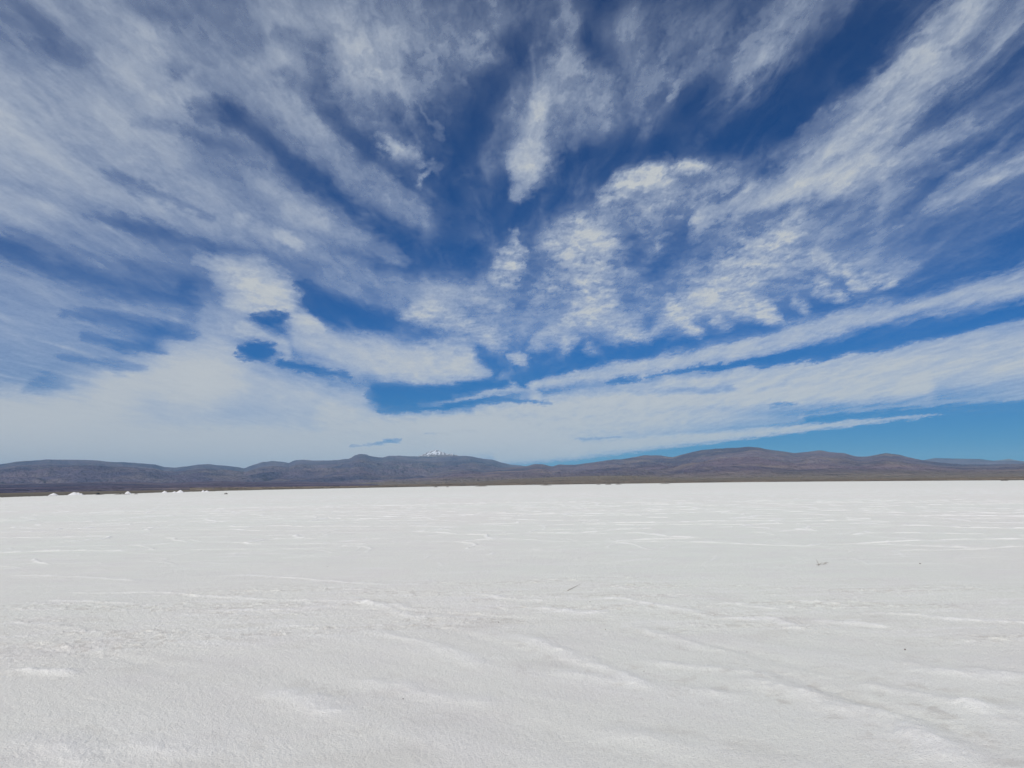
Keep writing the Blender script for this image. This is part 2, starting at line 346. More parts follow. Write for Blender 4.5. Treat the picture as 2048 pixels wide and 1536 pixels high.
def cloud_depth(dx, dy, dz):
    """optical depth of the cloud sheet along each direction"""
    inv = 1.0 / (np.maximum(dz, 0.0) + 0.035)
    qx, qy = dx * inv, dy * inv
    iy = 1.0 / np.maximum(dy, 0.15)
    s, t = dx * iy, dz * iy
    front = sstep(0.25, 0.5, dy)
    upf = np.clip(0.08 + t * 1.8, 0, 1)
    # wind-drawn warp of the outlines
    w1 = fbm(qx * 5, qy * 2.2, 3, .55, 1); w2 = fbm(qx * 5, qy * 2.2, 3, .55, 2)
    w3 = fbm(qx * 26, qy * 14, 5, .65, 3); w4 = fbm(qx * 26, qy * 14, 5, .65, 4)
    U = (s + upf * (w1 * .016 + w3 * .009)) * F
    V = -(t + upf * (w2 * .012 + w4 * .0075)) * F
    cov = np.zeros_like(s); neg = np.zeros_like(s); pfs = np.full_like(s, .25 * .4); pfw = np.full_like(s, .4)
    for p, pf, pts in RIBBONS:
        P = []
        for (x, y, h, w) in pts:
            s0, t0 = st_of(x, y); s1, t1 = st_of(x + 20, y); s2, t2 = st_of(x, y + 20)
            k = F * math.sqrt(abs((s1 - s0) * (t2 - t0) - (s2 - s0) * (t1 - t0))) / 20
            P.append((s0 * F, -t0 * F, h * k * (1.32 if p > .65 else 1.15), w))
        P = np.array(P); hm = P[:, 2].max()
        m = (U > P[:, 0].min() - hm) & (U < P[:, 0].max() + hm) & (V > P[:, 1].min() - hm) & (V < P[:, 1].max() + hm) & (front > 0)
        if not m.any(): continue
        u, v = U[m], V[m]; best = np.zeros_like(u)
        n = len(P)
        # Catmull-Rom subdivision of the spine
        C = []
        for i in range(n - 1):
            a, b, c, d = P[max(i - 1, 0)], P[i], P[i + 1], P[min(i + 2, n - 1)]
            for h in ((0, .5) if n > 2 else (0,)):
                C.append(.5 * (2 * b + (c - a) * h + (2 * a - 5 * b + 4 * c - d) * h * h + (3 * b - a - 3 * c + d) * h ** 3))
        C.append(P[-1])
        for b, c in zip(C[:-1], C[1:]):
            ex, ey = c[0] - b[0], c[1] - b[1]; L2 = ex * ex + ey * ey + 1e-9
            h = np.clip(((u - b[0]) * ex + (v - b[1]) * ey) / L2, 0, 1)
            r2 = ((u - b[0] - h * ex) ** 2 + (v - b[1] - h * ey) ** 2) / (b[2] + h * (c[2] - b[2])) ** 2
            best = np.maximum(best, np.maximum(1 - r2, 0) ** (p * 2.0 + .3) * (abs(b[3]) + h * (abs(c[3]) - abs(b[3]))))
        if pts[0][3] < 0:
            neg[m] += best
            continue
        cov[m] += best
        pfs[m] += best * pf; pfw[m] += best
    cov = cov * np.exp(-2.0 * neg)
    back = np.clip(fbm(qx * .9, qy * .35, 4, .55, 9) * 1.4 + .35, 0, 1)
    # overhead and round the sun the sky is open
    sunny = 1 - np.maximum(sstep(.66, .74, dz), sstep(.40, .62, dx * sd[0] + dy * sd[1] + dz * sd[2]) * (1 - front))
    cov = (cov * front + back * (1 - front)) * sunny
    pf = pfs / pfw
    fib = fbm(qx * 9 + w1 * .4, qy * 2.0 + w2 * .2, 6, .57, 21)
    puff = fbm(qx * 11 + w3 * .5, qy * 9 + w4 * .5, 6, .57, 33)
    big = fbm(qx * 3.4, qy * 1.3, 3, .5, 41)
    tex = fib * (1.0 - .75 * pf) + puff * (.3 + .7 * pf) + big * .3
    soft = 1 - .5 * sstep(.05, -.4, s)
    wis = fbm(qx * 8 + w1 * .35, qy * 1.5 + w2 * .12, 6, .60, 61)
    cov = cov * (1 + .3 * sstep(.6, 1.5, cov)) + .10 * np.exp(2.4 * wis) * np.exp(-2.2 * neg) * front * sstep(.06, .16, t) * sunny
    fine = fbm(qx * 30 + w3 * .6, qy * 9 + w4 * .6, 5, .65, 51)
    # thin veils trail away from every bank: long fibres drawn along the wind
    c = np.maximum(cov + .10 * tex * sstep(-.3, .8, cov) * (.15 + .85 * upf) * soft, 0)
    c = c * (1 + .12 * sstep(.45, .9, pf))
    rip = fbm(qx * 17 + w1, qy * 15 + w2, 5, .6, 91)
    c = c * np.exp(sstep(.5, .9, pf) * (1.15 * rip + .55 * puff) * (.2 + .8 * upf))
    c = c * np.exp((tex * 1.15 + fine * .30) * (.12 + .88 * upf) * soft)
    return c * (.52 + .72 * sstep(.27, .05, t)) + (.005 + .015 * np.clip(fib + .1, 0, 2)) * sunny


#@@SHEET
COL = SC.collection


def mat(name):
    m = bpy.data.materials.new(name); m.use_nodes = True
    return m, NT(m.node_tree)


def principled(g, base, rough=0.8, normal=None, spec=0.3):
    p = g.n.new('ShaderNodeBsdfPrincipled')
    g.put(p.inputs['Base Color'], base); g.put(p.inputs['Roughness'], rough)
    p.inputs['Specular IOR Level'].default_value = spec
    if normal is not None: g.put(p.inputs['Normal'], normal)
    o = g.n.new('ShaderNodeOutputMaterial'); g.l.new(p.outputs[0], o.inputs['Surface'])
    return p


def bump(g, h, strength, dist):
    b = g.n.new('ShaderNodeBump'); b.inputs['Strength'].default_value = strength; b.inputs['Distance'].default_value = dist
    g.put(b.inputs['Height'], h)
    return b.outputs[0]


def grid_mesh(name, X, Y, Z, attrs=None, wrap=False, smooth=True):
    """a sheet from 2D arrays of coordinates (rows, columns)"""
    R, Cn = X.shape
    co = np.stack([X, Y, Z], -1).reshape(-1, 3).astype(np.float32)
    i = np.arange(R - 1)[:, None] * Cn
    j = np.arange(Cn if wrap else Cn - 1)[None, :]
    j2 = (j + 1) % Cn
    q = np.stack([i + j, i + j2, i + Cn + j2, i + Cn + j], -1).reshape(-1, 4).astype(np.int32)
    me = bpy.data.meshes.new(name)
    me.vertices.add(len(co)); me.vertices.foreach_set('co', co.ravel())
    me.loops.add(q.size); me.loops.foreach_set('vertex_index', q.ravel())
    me.polygons.add(len(q)); me.polygons.foreach_set('loop_start', np.arange(0, q.size, 4, dtype=np.int32))
    me.update(calc_edges=True)
    if smooth: me.polygons.foreach_set('use_smooth', np.ones(len(q), dtype=bool))
    for k, a in (attrs or {}).items():
        at = me.attributes.new(k, 'FLOAT', 'POINT'); at.data.foreach_set('value', a.ravel().astype(np.float32))
    me.update()
    return me


def poly_mesh(name, verts, faces, smooth=False):
    me = bpy.data.meshes.new(name); me.from_pydata([tuple(map(float, v)) for v in verts], [], faces); me.update()
    if smooth: me.polygons.foreach_set('use_smooth', np.ones(len(faces), dtype=bool))
    return me


def link(name, me, m=None, parent=None, loc=(0, 0, 0), rz=0.0):
    o = bpy.data.objects.new(name, me); COL.objects.link(o)
    if m is not None: me.materials.append(m)
    if parent is not None: o.parent = parent
    o.location = loc; o.rotation_euler = (0, 0, rz)
    return o


def tag(o, label=None, cat=None, group=None, kind=None):
    for k, v in (('label', label), ('category', cat), ('group', group), ('kind', kind)):
        if v: o[k] = v
    return o


# ------------------------------------------------------------------ cloud sheet: a thin translucent layer far above the hills,
# bending down to the horizon with the earth
def build_clouds():
    CH = 25000.0
    azf = np.radians(np.linspace(-43, 43, 1150)); azb = np.radians(np.linspace(44.5, 315.5, 150))
    az = np.concatenate([azf, azb])
    el = np.concatenate([np.linspace(-0.3, 39.0, 580), np.linspace(40, 89.6, 60)])
    A, E = np.meshgrid(az, np.radians(el))
    dx, dy, dz = np.sin(A) * np.cos(E), np.cos(A) * np.cos(E), np.sin(E)
    tau = cloud_depth(dx, dy, dz)
    rho = CH / (np.maximum(dz, 0) + 0.035)
    me = grid_mesh('sky', dx * rho, dy * rho, dz * rho + CAM_H, {'thickness': tau}, wrap=True)
    m, g = mat('ice_cloud')
    at = g.n.new('ShaderNodeAttribute'); at.attribute_name = 'thickness'
    geo = g.n.new('ShaderNodeTexCoord')
    xx, yy, zz = g.sep(geo.outputs['Object'])
    # cloud plane coordinates of the point on the sheet, for the finest fibres
    P = g.comb(g.m('MULTIPLY', xx, 1 / CH), g.m('MULTIPLY', yy, 1 / CH), 0.0)
    n1 = g.noise(g.mapping(P, sc=(70, 22, 1)), 1.0, 4, 0.6)
    th = g.m('MULTIPLY', at.outputs['Fac'], g.rng(n1, 0.25, 0.75, 0.9, 1.1))
    a = g.m('MULTIPLY', g.m('SUBTRACT', 1.0, g.m('EXPONENT', g.m('MULTIPLY', th, -1.0))), 0.96)
    tr = g.n.new('ShaderNodeBsdfTransparent')
    tl = g.n.new('ShaderNodeBsdfTranslucent'); g.put(tl.inputs['Color'], g.mix(g.rng(at.outputs['Fac'], 0.3, 2.6), CLOUD_THIN, CLOUD_THICK))
    mx = g.n.new('ShaderNodeMixShader')
    g.put(mx.inputs[0], a); g.l.new(tr.outputs[0], mx.inputs[1]); g.l.new(tl.outputs[0], mx.inputs[2])
    o = g.n.new('ShaderNodeOutputMaterial'); g.l.new(mx.outputs[0], o.inputs['Surface'])
    tag(link('sky', me, m), 'streaked white cirrus and altocumulus across a deep blue sky', None, None, 'structure')


CLOUD_THIN, CLOUD_THICK = (0.56, 0.66, 0.77), (0.705, 0.735, 0.69)
build_clouds()


# ------------------------------------------------------------------ the ground: heights shared by everything that stands on it
PX_AZ = np.array([az_el(x, 970)[0] for x in (-600, 0, 520, 1024, 1500, 2048, 2600)])
DROP_T = np.array([6.2, 4.6, 1.9, .35, .15, 1.6, 2.0])
EDGE_T = np.array([760, 820, 1000, 1250, 1300, 1150, 1100])


def drop_of(az): return np.interp(az, PX_AZ, DROP_T)
def edge_of(az): return np.interp(az, PX_AZ, EDGE_T)


def pan_z(x, y):
    """broad fall of the salt pan towards its far left shore"""
    r = np.hypot(x, y); az = np.arctan2(x, y)
    return -drop_of(az) * sstep(120, edge_of(az), r)


def on_pan(px, py):
    """the point of the ground that the photograph shows at a pixel"""
    d = ray(px, py); h = math.hypot(d[0], d[1]); ux, uy = d[0] / h, d[1] / h; sl = d[2] / h
    r = np.concatenate([np.linspace(2, 100, 4000), np.linspace(100, 4000, 12000)])
    dz = CAM_H + sl * r - pan_z(ux * r, uy * r)
    k = int(np.argmax(dz < 0)) or len(r) - 1
    return ux * r[k], uy * r[k], r[k]


# ruts and scuffed ridges: polylines in picture coordinates turned into points on the ground, with a width and height in metres
RUTS = [
    # (half width m, height m, whiter, [(px, py)...])
    (.10, .030, .5, [(20, 1150), (90, 1151), (170, 1154), (230, 1160), (290, 1163)]),
    (.10, .030, .5, [(390, 1153), (500, 1150), (600, 1157), (700, 1164), (810, 1172)]),
    (.10, .030, .4, [(60, 1184), (200, 1186), (330, 1183), (400, 1192), (520, 1198), (700, 1203), (760, 1210)]),
    (.09, .025, .3, [(80, 1200), (200, 1204), (280, 1208)]),
    (.14, .035, .4, [(390, 1219), (470, 1221), (600, 1219), (720, 1205), (800, 1212), (850, 1228)]),
    (.12, .030, .5, [(700, 1194), (740, 1205), (800, 1226), (850, 1240)]),
    (.14, .040, .6, [(1065, 1212), (1110, 1220), (1170, 1226), (1230, 1222)]),
    (.10, .030, .4, [(940, 1185), (1000, 1196), (1060, 1202), (1100, 1201)]),
    (.12, .035, .6, [(1190, 1196), (1250, 1199), (1300, 1208), (1380, 1222), (1430, 1238)]),
    (.14, .045, .6, [(1440, 1236), (1490, 1238), (1550, 1238), (1590, 1255), (1620, 1262)]),
    (.14, .040, .6, [(1600, 1240), (1650, 1243), (1740, 1250), (1790, 1256)]),
    (.11, .030, .4, [(1550, 1201), (1640, 1205), (1720, 1212)]),
    (.12, .035, .5, [(1690, 1228), (1800, 1227), (1900, 1236), (1990, 1244), (2100, 1246)]),
    (.11, .030, .5, [(1420, 1210), (1470, 1207), (1530, 1218), (1560, 1221)]),
    (.12, .045, .5, [(0, 1345), (60, 1342), (130, 1344), (155, 1352)]),
    (.20, .030, .4, [(520, 1385), (580, 1388), (640, 1412), (700, 1440)]),
    (.14, .025, .2, [(60, 1248), (110, 1250), (170, 1262), (230, 1270)]),
    (.16, .025, .3, [(740, 1262), (800, 1276), (870, 1290), (940, 1322), (980, 1338)]),
    (.14, .040, .4, [(1030, 1272), (1080, 1290), (1150, 1316), (1250, 1352), (1330, 1385)]),
    (.15, .035, .3, [(1250, 1247), (1330, 1272), (1400, 1290), (1500, 1312)]),
    (.14, .030, .3, [(1270, 1325), (1400, 1335), (1500, 1345), (1560, 1360)]),
    (.20, .055, .4, [(1460, 1362), (1540, 1372), (1600, 1388), (1660, 1412), (1720, 1425), (1800, 1444), (1880, 1490), (1960, 1545)]),
    (.18, .030, .3, [(1340, 1378), (1420, 1385), (1500, 1400)]),
    (.18, .040, .3, [(1680, 1372), (1760, 1376), (1850, 1395), (1960, 1415), (2048, 1420), (2150, 1430)]),
    (.18, .030, .3, [(1780, 1318), (1850, 1340), (1940, 1352), (2060, 1362)]),
    (.18, .035, .3, [(1930, 1335), (2000, 1350), (2100, 1360)]),
    (.20, .030, .3, [(1900, 1400), (1980, 1430), (2060, 1450)]),
    (.16, .025, .2, [(1100, 1345), (1200, 1358), (1300, 1380)]),
    (.22, .030, .3, [(20, 1470), (140, 1490), (200, 1540)]),
    (.2, .025, .3, [(230, 1480), (330, 1500), (430, 1512)]),
    (.2, .025, .3, [(700, 1360), (800, 1372), (900, 1400), (1000, 1410)]),
    (.2, .025, .2, [(1180, 1460), (1280, 1480), (1420, 1520)]),
    (.22, .03, .3, [(1800, 1460), (1850, 1490), (1900, 1530)]),
    # hollows
    (.18, -.020, -.3, [(1360, 1280), (1480, 1300), (1640, 1345), (1760, 1362)]),
    (.16, -.020, -.3, [(820, 1240), (900, 1262), (1000, 1290), (1080, 1312)]),
    (.18, -.025, -.3, [(1540, 1340), (1700, 1395), (1850, 1440), (1990, 1520)]),
    (.20, -.020, -.2, [(0, 1290), (120, 1302), (260, 1320), (400, 1345)]),
    (.14, -.020, -.4, [(600, 1212), (800, 1222), (1000, 1232), (1090, 1238)]),
]


def voronoi_edges(x, y, cell, seed):
    """distance to the nearest border between cells (F2 - F1 style, exact half-plane form) and a random number of the border"""
    gx, gy = np.floor(x / cell).astype(np.int64), np.floor(y / cell).astype(np.int64)
    best = np.full(x.shape, 1e9); bx = np.zeros_like(x); by = np.zeros_like(x); bi = np.zeros(x.shape, np.int64)
    pts = []
    for i in (-1, 0, 1):
        for j in (-1, 0, 1):
            cx, cy = gx + i, gy + j
            h = _hash(cx, cy, seed); h2 = _hash(cx, cy, seed + 71)
            sx = (cx + .12 + .76 * (h / 65535.)) * cell; sy = (cy + .12 + .76 * (h2 / 65535.)) * cell
            d = (x - sx) ** 2 + (y - sy) ** 2
            pts.append((sx, sy, h, d))
            m = d < best
            best = np.where(m, d, best); bx = np.where(m, sx, bx); by = np.where(m, sy, by); bi = np.where(m, h, bi)
    ed = np.full(x.shape, 1e9); rnd = np.zeros_like(x)
    for sx, sy, h, d in pts:
        ddx, ddy = sx - bx, sy - by; L = np.hypot(ddx, ddy)
        e = np.where(L < 1e-6, 1e9, ((bx + sx) * .5 - x) * ddx / np.maximum(L, 1e-6) + ((by + sy) * .5 - y) * ddy / np.maximum(L, 1e-6))
        m = e < ed
        ed = np.where(m, e, ed); rnd = np.where(m, ((h + bi) % 977) / 977., rnd)
    return ed, rnd


def build_salt():
    azf = np.radians(np.linspace(-44, 44, 1250)); azb = np.radians(np.linspace(45.5, 314.5, 120))
    az = np.concatenate([azf, azb])
    r = np.concatenate([np.linspace(0.3, 2.6, 12), np.arange(2.7, 15, .026), np.arange(15, 70, .06),
                        np.arange(70, 200, .30), np.geomspace(200, 640, 120), np.geomspace(650, 1000, 60) ** 1.0])
    rr, A = np.meshgrid(r, az, indexing='ij')
    # the last rows stretch to the ragged far shore of the pan
    edge = edge_of(np.where(A > math.pi, A - 2 * math.pi, A)) * (1 + .035 * perlin(A * 40, A * 0, 5) + .02 * perlin(A * 190, A * 0, 6) + .05 * perlin(A * 700, A * 0, 7))
    k = sstep(600, 1000, rr)
    rr = np.where(rr > 600, 600 + (edge - 600) * (rr - 600) / (r[-1] - 600), rr)
    X, Y = rr * np.sin(A), rr * np.cos(A)
    Z = pan_z(X, Y).astype(float)
    white = np.zeros_like(Z); dirt = np.zeros_like(Z)
    # near part: relief
    m = (rr < 210) & (A < math.radians(45))
    x, y, q = X[m], Y[m], rr[m]
    near = sstep(16, 9.5, q)
    band = sstep(8.2, 9.6, q - .05 * x) * sstep(15, 13, q - .02 * x)      # the driven-over, broken band
    und = fbm(x * .35, y * .55, 3, .5, 61) * .02
    # windrow-like swells running from upper left to lower right
    cs, sn = math.cos(math.radians(-38)), math.sin(math.radians(-38))
    a, b = x * cs + y * sn, -x * sn + y * cs
    sw = fbm(a * .30, b * 1.5, 4, .5, 63)
    h = und * .6 + .007 * sw * sstep(14, 8, q)
    # grainy crust
    crust = fbm(x * 10, y * 14, 4, .72, 65)
    gr = fbm(x * 26, y * 34, 2, .6, 66)
    h += (.0050 * crust + .0030 * gr) * sstep(30, 9, q) * (.75 + .7 * band)
    clod = np.maximum(fbm(x * 3.6, y * 6.0, 5, .68, 67) - .10, 0)
    patch = sstep(-.15, .45, fbm(x * .35, y * 1.4, 4, .6, 68))
    h += .030 * clod * band * patch
    dirt_ = .9 * band * patch * sstep(-.1, .5, fbm(x * 6, y * 6, 4, .7, 70)) + .35 * near * sstep(.25, .7, fbm(x * .8, y * .9, 4, .6, 72))
    white_ = .30 * band * sstep(.1, .5, fbm(x * .8, y * 4.4, 4, .55, 71)) + .14 * sstep(.0, .6, sw) * sstep(15, 9, q)
    white_ += .30 * sstep(.25, .6, fbm(x * .5, y * 5.0, 4, .6, 74)) * sstep(12, 16, q)
    # polygons of raised salt ridges further out
    wx = x + .9 * fbm(x * .22, y * .22, 2, .5, 73) + .02 * perlin(x * 3, y * 3, 77); wy = y + .9 * fbm(x * .22, y * .22, 2, .5, 75) + .03 * perlin(x * 2.2, y * 2.2, 78)
    ed, rn = voronoi_edges(wx * .62, wy, 2.3, 11)
    far = sstep(16.5, 24, q) * sstep(200, 110, q)
    keep = sstep(.05, .40, rn + .35 * fbm(x * .10, y * .10, 2, .5, 79)) * (.45 + .55 * sstep(-.4, .3, fbm(x * 1.4, y * 1.4, 3, .5, 80)))
    wdt = .022 + .0010 * q
    ridge = np.exp(-(ed / wdt) ** 2) * keep * far * (.35 + .65 * rn)
    ed2, rn2 = voronoi_edges(wx * .7 + 31, wy + 17, 1.1, 19)
    ridge2 = np.exp(-(ed2 / .035) ** 2) * sstep(.45, .9, rn2) * sstep(13, 19, q) * sstep(80, 40, q)
    h += .045 * ridge + .012 * ridge2
    white_ += 1.0 * ridge + .35 * ridge2
    # ruts
    for hw, ht, wh, pts in RUTS:
        P = np.array([on_pan(*p)[:2] for p in pts])
        mm = (x > P[:, 0].min() - 1) & (x < P[:, 0].max() + 1) & (y > P[:, 1].min() - 1) & (y < P[:, 1].max() + 1)
        if not mm.any(): continue
        u = x[mm] + .05 * fbm(x[mm] * 2.2, y[mm] * 2.2, 4, .6, 81); v = y[mm] + .07 * fbm(x[mm] * 2.2, y[mm] * 2.2, 4, .6, 82)
        d = np.full(u.shape, 1e9); tt = np.zeros_like(u); n = len(P) - 1
        for i in range(n):
            ex, ey = P[i + 1] - P[i]; L2 = ex * ex + ey * ey
            t_ = np.clip(((u - P[i, 0]) * ex + (v - P[i, 1]) * ey) / L2, 0, 1)
            di = np.hypot(u - P[i, 0] - t_ * ex, v - P[i, 1] - t_ * ey)
            z = di < d; d = np.where(z, di, d); tt = np.where(z, (i + t_) / n, tt)
        prof = np.exp(-(d / (hw * .72)) ** 2) * np.clip(np.minimum(tt, 1 - tt) * 5 + .12, 0, 1)
        prof *= .8 + .55 * fbm(u * 3.5, v * 3.5, 4, .6, 83)
        h[mm] += ht * .62 * prof
        white_[mm] += wh * np.clip(prof, 0, 1)
        dirt_[mm] += .45 * np.exp(-((d - hw * 1.5) / (hw * .5)) ** 2) * sstep(.0, .6, fbm(u * 5, v * 5, 3, .6, 84)) * abs(ht) / .04
    Z[m] += h * sstep(205, 150, q)
    white[m] = white_; dirt[m] = dirt_
    me = grid_mesh('salt_flat', X, Y, Z, {'white': np.clip(white, -1, 1.5), 'dirt': np.clip(dirt, 0, 1.5)}, wrap=True)
    m_, g = mat('salt_crust')
    tc = g.n.new('ShaderNodeTexCoord').outputs['Object']
    wa = g.n.new('ShaderNodeAttribute'); wa.attribute_name = 'white'
    da = g.n.new('ShaderNodeAttribute'); da.attribute_name = 'dirt'
    P = g.mapping(tc, sc=(1, 1, 0))
    broad = g.noise(P, 0.06, 5, 0.6)
    mid = g.noise(P, 0.9, 5, 0.6)
    grain = g.noise(g.mapping(tc, sc=(1, 1.3, 0)), 42.0, 4, 0.75)
    spk = g.noise(P, 75.0, 2, 0.6)
    base = g.mix(g.rng(broad, 0.35, 0.65), SALT_A, SALT_B)
    base = g.mix(g.m('MULTIPLY', g.rng(mid, 0.45, 0.7), 0.30), base, (0.80, 0.765, 0.745))
    base = g.mix(g.m('MULTIPLY', wa.outputs['Fac'], 0.85, clamp=True), base, (0.97, 0.965, 0.94))
    base = g.mix(g.m('MULTIPLY', da.outputs['Fac'], 0.40, clamp=True), base, (0.52, 0.48, 0.42))
    base = g.mix(g.rng(grain, 0.28, 0.47, 0.38, 0.0), base, (0.50, 0.48, 0.44))
    base = g.mix(g.rng(spk, 0.27, 0.33, 0.45, 0.0), base, (0.36, 0.34, 0.31))
    hgt = g.m('ADD', g.m('MULTIPLY', grain, 0.7), g.m('MULTIPLY', spk, 0.35))
    p = principled(g, base, 0.85, bump(g, hgt, 0.9, 0.016), 0.25)
    tag(link('salt_flat', me, m_), 'white cracked salt crust of the flat', None, None, 'structure')


SALT_A, SALT_B = (0.835, 0.855, 0.775), (0.85, 0.842, 0.775)
build_salt()


# ------------------------------------------------------------------ dry plain beyond the pan, reaching the horizon
def build_plain():
    az = np.radians(np.linspace(-180, 180, 361))
    rf = np.concatenate([[0, .1, .3, .6, 1.0], np.geomspace(1.5, 180, 40)])
    R, A = np.meshgrid(rf, az, indexing='ij')
    e = edge_of(A)
    rr = e * .9 + R * 1000.0
    Z = -drop_of(A) - .5 + .2 * sstep(0, .6, R)
    me = grid_mesh('ground', rr * np.sin(A), rr * np.cos(A), Z)
    m, g = mat('dry_steppe')
    tc = g.n.new('ShaderNodeTexCoord').outputs['Object']
    n = g.noise(tc, 0.0009, 6, 0.6); n2 = g.noise(tc, 0.02, 5, 0.65)
    c = g.mix(g.rng(n, 0.35, 0.65), (0.20, 0.165, 0.12), (0.13, 0.115, 0.09))
    c = g.mix(g.rng(n2, 0.4, 0.65, 0, .6), c, (0.08, 0.08, 0.055))
    principled(g, c, 0.95, None, 0.1)
    tag(link('ground', me, m), 'brown dry plain beyond the salt', None, None, 'structure')


build_plain()


# ------------------------------------------------------------------ hills
def build_range(name, label, sky_pts, crest_km, foot_km, back_km, m, seed, spur=.8, base=0.0, bench=None, rough=.0, pw=1.25, rows=190, n=1500, wl=1.0):
    """terrain whose skyline passes through the given picture points; spurs and gullies come from noise"""
    ae = np.array([az_el(x, y) for x, y in sky_pts])
    az = np.linspace(ae[0, 0], ae[-1, 0], n)
    tan_el = np.interp(az, ae[:, 0], ae[:, 1])
    kern = np.hanning(9); kern /= kern.sum()
    tan_el = np.convolve(np.pad(tan_el, 4, mode='edge'), kern, 'valid')
    tan_el = np.maximum(tan_el + rough * fbm(az * 90, az * 0, 5, .55, seed), 0.0003)
    u = np.concatenate([np.linspace(0, 1, rows), np.linspace(1.03, 1.9, 24)])
    U, A = np.meshgrid(u, az, indexing='ij')
    TE = np.broadcast_to(tan_el, U.shape)
    crest = crest_km * 1000 * (1 + .10 * fbm(A * 7, A * 0, 3, .5, seed + 1))
    foot = foot_km * 1000
    rr = np.where(U <= 1, foot + (crest - foot) * U, crest + (U - 1) * back_km * 1000)
    X, Y = rr * np.sin(A), rr * np.cos(A)
    s = 1e-3 / wl
    wx = X * s + .5 * fbm(X * s * .6, Y * s * .6, 3, .5, seed + 2); wy = Y * s + .5 * fbm(X * s * .6, Y * s * .6, 3, .5, seed + 3)
    rg = fbm(wx * .5, wy * .5, 7, .60, seed + 4, ridged=True)
    bg_ = fbm(wx * .16, wy * .16, 3, .5, seed + 6)
    Uc = np.clip(U, 0, 1)
    env = np.sin(Uc * math.pi) ** .6
    # elevation angle of the slope as a share of the skyline's, rising to 1 at the crest
    sh = Uc ** pw * (1 + 0 * Uc) + spur * env * (.95 * rg + .75 * bg_)
    sh = np.clip(sh, 0, None)
    lim = .90 + .10 * sstep(.75, 1, Uc)
    sh = np.where(Uc < 1, lim * np.tanh(sh / lim * (1 + .6 * sstep(.5, 1, Uc))), 1.0)
    sh = sh * (1 - sstep(.9, 1, Uc)) + sstep(.9, 1, Uc) * 1.0
    Z = TE * rr * np.where(U <= 1, sh, np.maximum(1 - 1.3 * (U - 1) + .04 * rg * (U - 1), 0))
    Z = Z * sstep(0, .06, U) - 9 * (1 - sstep(0, .08, U)) + base
    me = grid_mesh(name, X, Y, Z + CAM_H)
    return tag(link(name, me, m), label, None, None, 'structure')


def hill_mat(name, ca, cb, cc, snow=None, nscale=1.0, tan_low=None):
    m, g = mat(name)
    tc = g.n.new('ShaderNodeTexCoord').outputs['Object']
    n1 = g.noise(tc, 0.00045 * nscale, 6, 0.62, .8, dims='3D'); n2 = g.noise(tc, 0.0016 * nscale, 6, 0.65, dims='3D'); n3 = g.noise(tc, 0.007 * nscale, 4, 0.6, dims='3D')
    c = g.mix(g.rng(n1, 0.42, 0.60), ca, cb)
    c = g.mix(g.rng(n2, 0.47, 0.68, 0, .75), c, cc)
    c = g.mix(g.rng(n3, 0.5, 0.75, 0, .35), c, tuple(v * .6 for v in ca))
    z = g.sep(tc)[2]
    if tan_low:
        c = g.mix(g.rng(g.m('ADD', z, g.m('MULTIPLY', g.m('SUBTRACT', n2, .5), tan_low[3])), tan_low[1], tan_low[2], 1, 0), c, tan_low[0])
    if snow:
        lo, hi = snow
        gn = g.sep(g.n.new('ShaderNodeNewGeometry').outputs['Normal'])
        st = g.noise(g.mapping(tc, sc=(.010, .010, .0008)), 1.0, 5, 0.6, dims='3D')
        f = g.rng(g.m('ADD', z, g.m('MULTIPLY', g.m('SUBTRACT', st, .5), (hi - lo) * 2.4)), lo, lo + (hi - lo) * .35)
        f = g.m('MULTIPLY', f, g.rng(st, .46, .51))
        c = g.mix(f, c, (0.88, 0.90, 0.93))
    principled(g, c, 0.95, bump(g, g.m('ADD', n3, n2), .9, 150.0), 0.1)
    return m


BACK = [(-900, 945), (-500, 930), (-250, 941), (-60, 934), (0, 929), (30, 923.5), (60, 921.5), (95, 919), (150, 919.5), (200, 921), (215, 923.5), (260, 925), (310, 929), (330, 934), (350, 935), (372, 933),
        (400, 929), (420, 928), (440, 931), (460, 932), (475, 934), (488, 937), (500, 932), (525, 924), (545, 922), (560, 923), (577, 926), (590, 920.5), (606, 919.5), (630, 921), (660, 921), (675, 920), (700, 917), (709, 911), (719, 907.5), (732, 909), (745, 913), (765, 915), (778, 911.5), (800, 911.5),
        (820, 912.5), (845, 913), (870, 914), (900, 912.5), (930, 911.5), (950, 914), (968, 918), (985, 919), (1000, 924), (1020, 929), (1050, 932), (1090, 938), (1150, 950)]
FRONT = [(560, 972.5), (640, 971), (690, 967), (705, 961.5), (720, 963), (760, 960), (782, 953), (800, 954), (830, 950), (850, 950), (880, 943), (900, 940), (925, 937), (945, 935), (965, 939), (985, 936), (1010, 935), (1030, 934), (1050, 933), (1070, 928), (1085, 928.5), (1105, 933), (1118, 929), (1128, 929.5), (1150, 929.5), (1185, 925), (1225, 919), (1240, 919),
         (1270, 914), (1290, 910.5), (1320, 911), (1345, 914.5), (1370, 907.5), (1400, 900.5), (1430, 897.5), (1470, 895.5), (1498, 893.5), (1518, 895), (1535, 899), (1560, 902), (1590, 906), (1612, 904), (1638, 900.5), (1660, 904), (1690, 906.5), (1715, 913.5), (1740, 912.5), (1760, 908), (1773, 906), (1797, 909), (1815, 914), (1845, 920.5),
         (1870, 924), (1920, 929), (1980, 929), (2048, 927), (2150, 925), (2300, 928), (2600, 934), (3000, 928)]
RIGHT = [(1700, 930), (1780, 925), (1845, 920.5), (1870, 916), (1905, 917), (1930, 917.5), (1960, 918), (1975, 920), (1992, 922), (2020, 921), (2048, 923), (2100, 920), (2300, 915), (2700, 925)]
